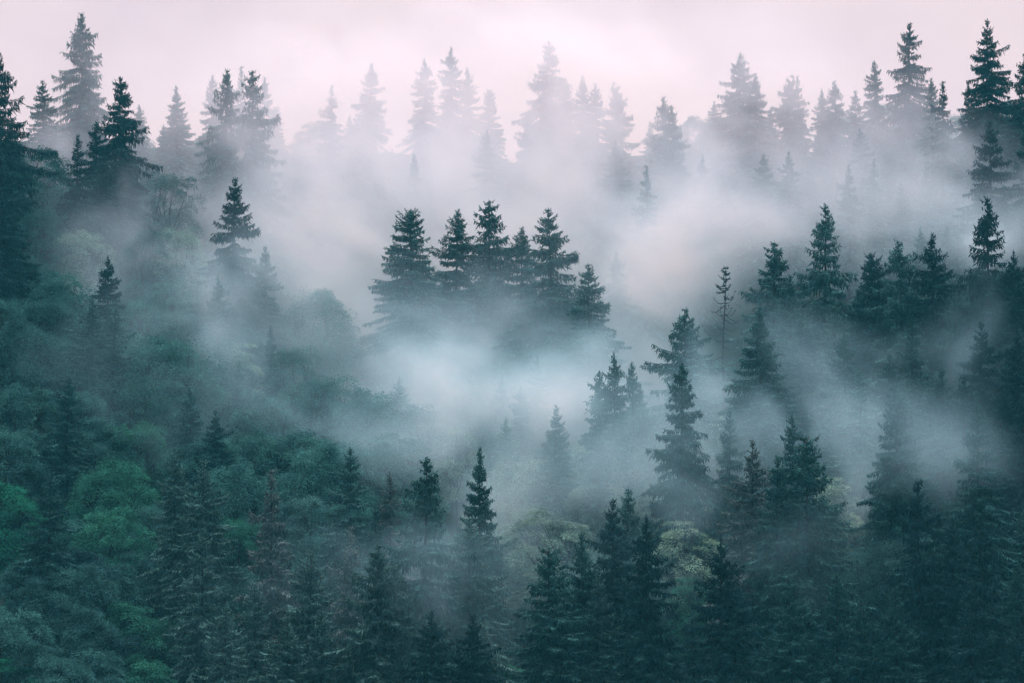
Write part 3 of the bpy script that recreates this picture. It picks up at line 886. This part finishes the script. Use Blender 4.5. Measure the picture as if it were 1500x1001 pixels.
# banks of mist: pixel and distance of the centre, half-widths (pixels across, pixels up, metres deep), optical depth
BANKS = [
    # hanging between the ridge and the trees in front of it
    (600, 290, 432, 210, 95, 22, 1.0), (800, 290, 434, 180, 100, 22, 1.1), (470, 340, 430, 100, 120, 20, 1.1),
    (720, 380, 422, 290, 80, 16, 1.0), (980, 350, 420, 90, 110, 18, 1.2), (970, 430, 402, 80, 80, 14, 1.1), (1060, 320, 428, 110, 60, 18, .8),
    (1200, 260, 435, 140, 70, 14, .5), (280, 280, 445, 80, 90, 12, .6), (80, 225, 446, 60, 70, 10, .6), (360, 290, 440, 70, 80, 12, .45),
    (690, 130, 486, 320, 110, 14, 1.0), (830, 110, 482, 140, 110, 14, .9), (490, 150, 482, 120, 100, 14, .6),
    (1110, 160, 478, 160, 100, 14, .55), (780, 210, 455, 260, 80, 16, .5), (1300, 210, 470, 120, 60, 12, .25),
    (1330, 290, 402, 110, 80, 12, 1.0), (1160, 330, 405, 90, 70, 14, .6), (1450, 310, 368, 60, 50, 8, .35),
    # over the middle of the hollow
    (670, 515, 362, 90, 44, 10, .8), (790, 565, 358, 110, 44, 10, .9), (620, 570, 350, 80, 44, 10, .8), (900, 520, 372, 60, 60, 10, .8), (570, 550, 358, 90, 60, 12, 1.3), (510, 470, 385, 70, 90, 12, 1.0),
    (820, 580, 350, 120, 50, 12, 1.0), (680, 620, 330, 140, 46, 12, 1.3), (940, 480, 390, 55, 90, 12, .9),
    (370, 515, 360, 70, 34, 6, .7), (275, 440, 365, 80, 55, 8, .5), (225, 345, 402, 55, 60, 10, .55),
    (430, 450, 378, 80, 70, 8, .7), (150, 400, 390, 70, 60, 8, .3), (345, 490, 370, 70, 40, 6, .5),
    (720, 460, 370, 160, 36, 5, .4), (720, 390, 368, 150, 70, 5, .15), (470, 590, 335, 130, 50, 10, .5), (600, 640, 318, 90, 44, 10, .45),
    (290, 540, 330, 120, 50, 10, .2), (130, 480, 330, 70, 60, 8, .12),
    # over the right flank
    (1250, 560, 330, 90, 60, 8, .38), (1385, 490, 326, 45, 70, 6, .4), (1430, 565, 322, 50, 45, 6, .4), (1215, 600, 310, 80, 60, 7, .4),
    (1035, 585, 332, 55, 60, 8, .7), (1330, 670, 291, 140, 90, 7, .55), (1048, 690, 314, 55, 70, 9, .9), (1160, 480, 342, 110, 50, 8, .14), (1390, 350, 357, 90, 60, 5, .6), (150, 120, 475, 200, 120, 14, .4), (350, 180, 440, 80, 110, 9, .45), (735, 640, 322, 60, 46, 8, .7), (985, 320, 425, 60, 110, 12, .6), (1200, 120, 492, 250, 110, 14, .3),
    (890, 680, 314, 120, 60, 10, .8), (755, 715, 312, 80, 65, 8, .6), (560, 930, 268, 110, 60, 6, .15),
    (660, 890, 263, 100, 70, 4, .25), (1240, 730, 298, 50, 55, 9, .6), (950, 690, 290, 70, 40, 8, .3),
    (1400, 650, 275, 90, 60, 8, .2), (430, 910, 266, 150, 80, 7, .18), (1220, 800, 274, 130, 50, 6, .14), (880, 880, 270, 160, 80, 8, .15),
]
LO, HI, VOX = (-100.0, 236.0, -28.0), (100.0, 526.0, 104.0), 0.8

mm = bpy.data.materials.new("mist_air")
mm.use_nodes = True
mm.node_tree.nodes.clear()
mo = mm.node_tree.nodes.new("ShaderNodeOutputMaterial")
mv = mm.node_tree.nodes.new("ShaderNodeVolumePrincipled")
# the low mist is thin and fine, scattering mostly blue-green; the cloud above it is whiter
mg = mm.node_tree.nodes.new("ShaderNodeNewGeometry")
ms = mm.node_tree.nodes.new("ShaderNodeSeparateXYZ")
mh = mm.node_tree.nodes.new("ShaderNodeMapRange")
mh.inputs["From Min"].default_value = 24.0
mh.inputs["From Max"].default_value = 68.0
mc = mm.node_tree.nodes.new("ShaderNodeMix")
mc.data_type = 'RGBA'
mc.inputs[6].default_value = (0.46, 0.86, 0.99, 1)
mc.inputs[7].default_value = (0.74, 0.83, 0.94, 1)
mm.node_tree.links.new(mg.outputs["Position"], ms.inputs[0])
mm.node_tree.links.new(ms.outputs["Z"], mh.inputs["Value"])
mm.node_tree.links.new(mh.outputs[0], mc.inputs[0])
mm.node_tree.links.new(mc.outputs[2], mv.inputs["Color"])
mv.inputs["Absorption Color"].default_value = (1, 1, 1, 1)
mv.inputs["Density"].default_value = 1.0
mv.inputs["Anisotropy"].default_value = 0.3
mm.node_tree.links.new(mv.outputs[0], mo.inputs["Volume"])
mm.cycles.volume_sampling = 'DISTANCE'

gt = bpy.data.node_groups.new("mist_density", 'GeometryNodeTree')
gt.interface.new_socket("Geometry", in_out='INPUT', socket_type='NodeSocketGeometry')
gt.interface.new_socket("Geometry", in_out='OUTPUT', socket_type='NodeSocketGeometry')
GN, GL = gt.nodes.new, gt.links.new
g_out = GN("NodeGroupOutput")
vc = GN("GeometryNodeVolumeCube")
sm = GN("GeometryNodeSetMaterial")
sm.inputs["Material"].default_value = mm
GL(vc.outputs[0], sm.inputs[0])
GL(sm.outputs[0], g_out.inputs[0])
vc.inputs["Min"].default_value = LO
vc.inputs["Max"].default_value = HI
for i, ax in enumerate("XYZ"):
    vc.inputs["Resolution " + ax].default_value = int((HI[i] - LO[i]) / VOX)
pos = GN("GeometryNodeInputPosition")


def vmath(op, a, b):
    n = GN("ShaderNodeVectorMath")
    n.operation = op
    for i, q in enumerate((a, b)):
        if q is None:
            continue
        if isinstance(q, bpy.types.NodeSocket):
            GL(q, n.inputs[i])
        else:
            n.inputs[i].default_value = q
    return n


def fmath(op, *args):
    n = GN("ShaderNodeMath")
    n.operation = op
    for i, q in enumerate(args):
        if isinstance(q, bpy.types.NodeSocket):
            GL(q, n.inputs[i])
        else:
            n.inputs[i].default_value = q
    return n.outputs[0]


def noise(vec, scale, detail, rough=0.5):
    n = GN("ShaderNodeTexNoise")
    n.inputs["Scale"].default_value = scale
    n.inputs["Detail"].default_value = detail
    n.inputs["Roughness"].default_value = rough
    GL(vec, n.inputs["Vector"])
    return n


p0 = pos.outputs[0]
n1 = noise(p0, 1 / 24.0, 2.0)
w1 = vmath('SUBTRACT', n1.outputs["Color"], (.5, .5, .5)).outputs[0]
p1 = vmath('ADD', p0, vmath('MULTIPLY', w1, (34, 34, 26)).outputs[0]).outputs[0]
n2 = noise(p1, 1 / 8.0, 3.0)
w2 = vmath('SUBTRACT', n2.outputs["Color"], (.5, .5, .5)).outputs[0]
p2 = vmath('ADD', p1, vmath('MULTIPLY', w2, (15, 15, 14)).outputs[0]).outputs[0]
acc = None
for px, py, dist, rx, rz, ry, tau in BANKS:
    a, b, c = ray(px, py)
    k = dist / b
    ctr = (a * k, dist, c * k)
    rad = (rx * dist / F_PX , ry, rz * dist / F_PX)
    v = vmath('SUBTRACT', p2, ctr).outputs[0]
    v = vmath('MULTIPLY', v, tuple(1 / q for q in rad)).outputs[0]
    d = vmath('DOT_PRODUCT', v, v).outputs["Value"]
    e = fmath('MULTIPLY', fmath('EXPONENT', fmath('MULTIPLY', d, -1.0)), tau * 1.0 / (ry * 1.772))
    acc = e if acc is None else fmath('ADD', acc, e)
# wisps drawn out along the slow drift of the air, down to the right
sx = vmath('DOT_PRODUCT', p1, (0.82 / 20, 0.0, -0.57 / 20)).outputs["Value"]
sy = vmath('DOT_PRODUCT', p1, (0.0, 1.0 / 15, 0.0)).outputs["Value"]
sz = vmath('DOT_PRODUCT', p1, (0.57 / 10, 0.0, 0.82 / 10)).outputs["Value"]
cb = GN("ShaderNodeCombineXYZ")
for i, q in enumerate((sx, sy, sz)):
    GL(q, cb.inputs[i])
n3 = noise(cb.outputs[0], 1.0, 8.0, 0.70)
mr = GN("ShaderNodeMapRange")
mr.inputs["From Min"].default_value = 0.38
mr.inputs["From Max"].default_value = 0.63
mr.inputs["To Min"].default_value = 0.07
mr.inputs["To Max"].default_value = 2.1
GL(n3.outputs["Fac"], mr.inputs["Value"])
dens = fmath('MULTIPLY', acc, mr.outputs[0])
dens = fmath('MAXIMUM', fmath('SUBTRACT', dens, 0.002), 0.0)
GL(dens, vc.inputs["Density"])
mist = bpy.data.objects.new("mist", bpy.data.meshes.new("mist"))
mist.data.materials.append(mm)
scene.collection.objects.link(mist)
mist["kind"] = "stuff"
mod = mist.modifiers.new("mist", 'NODES')
mod.node_group = gt
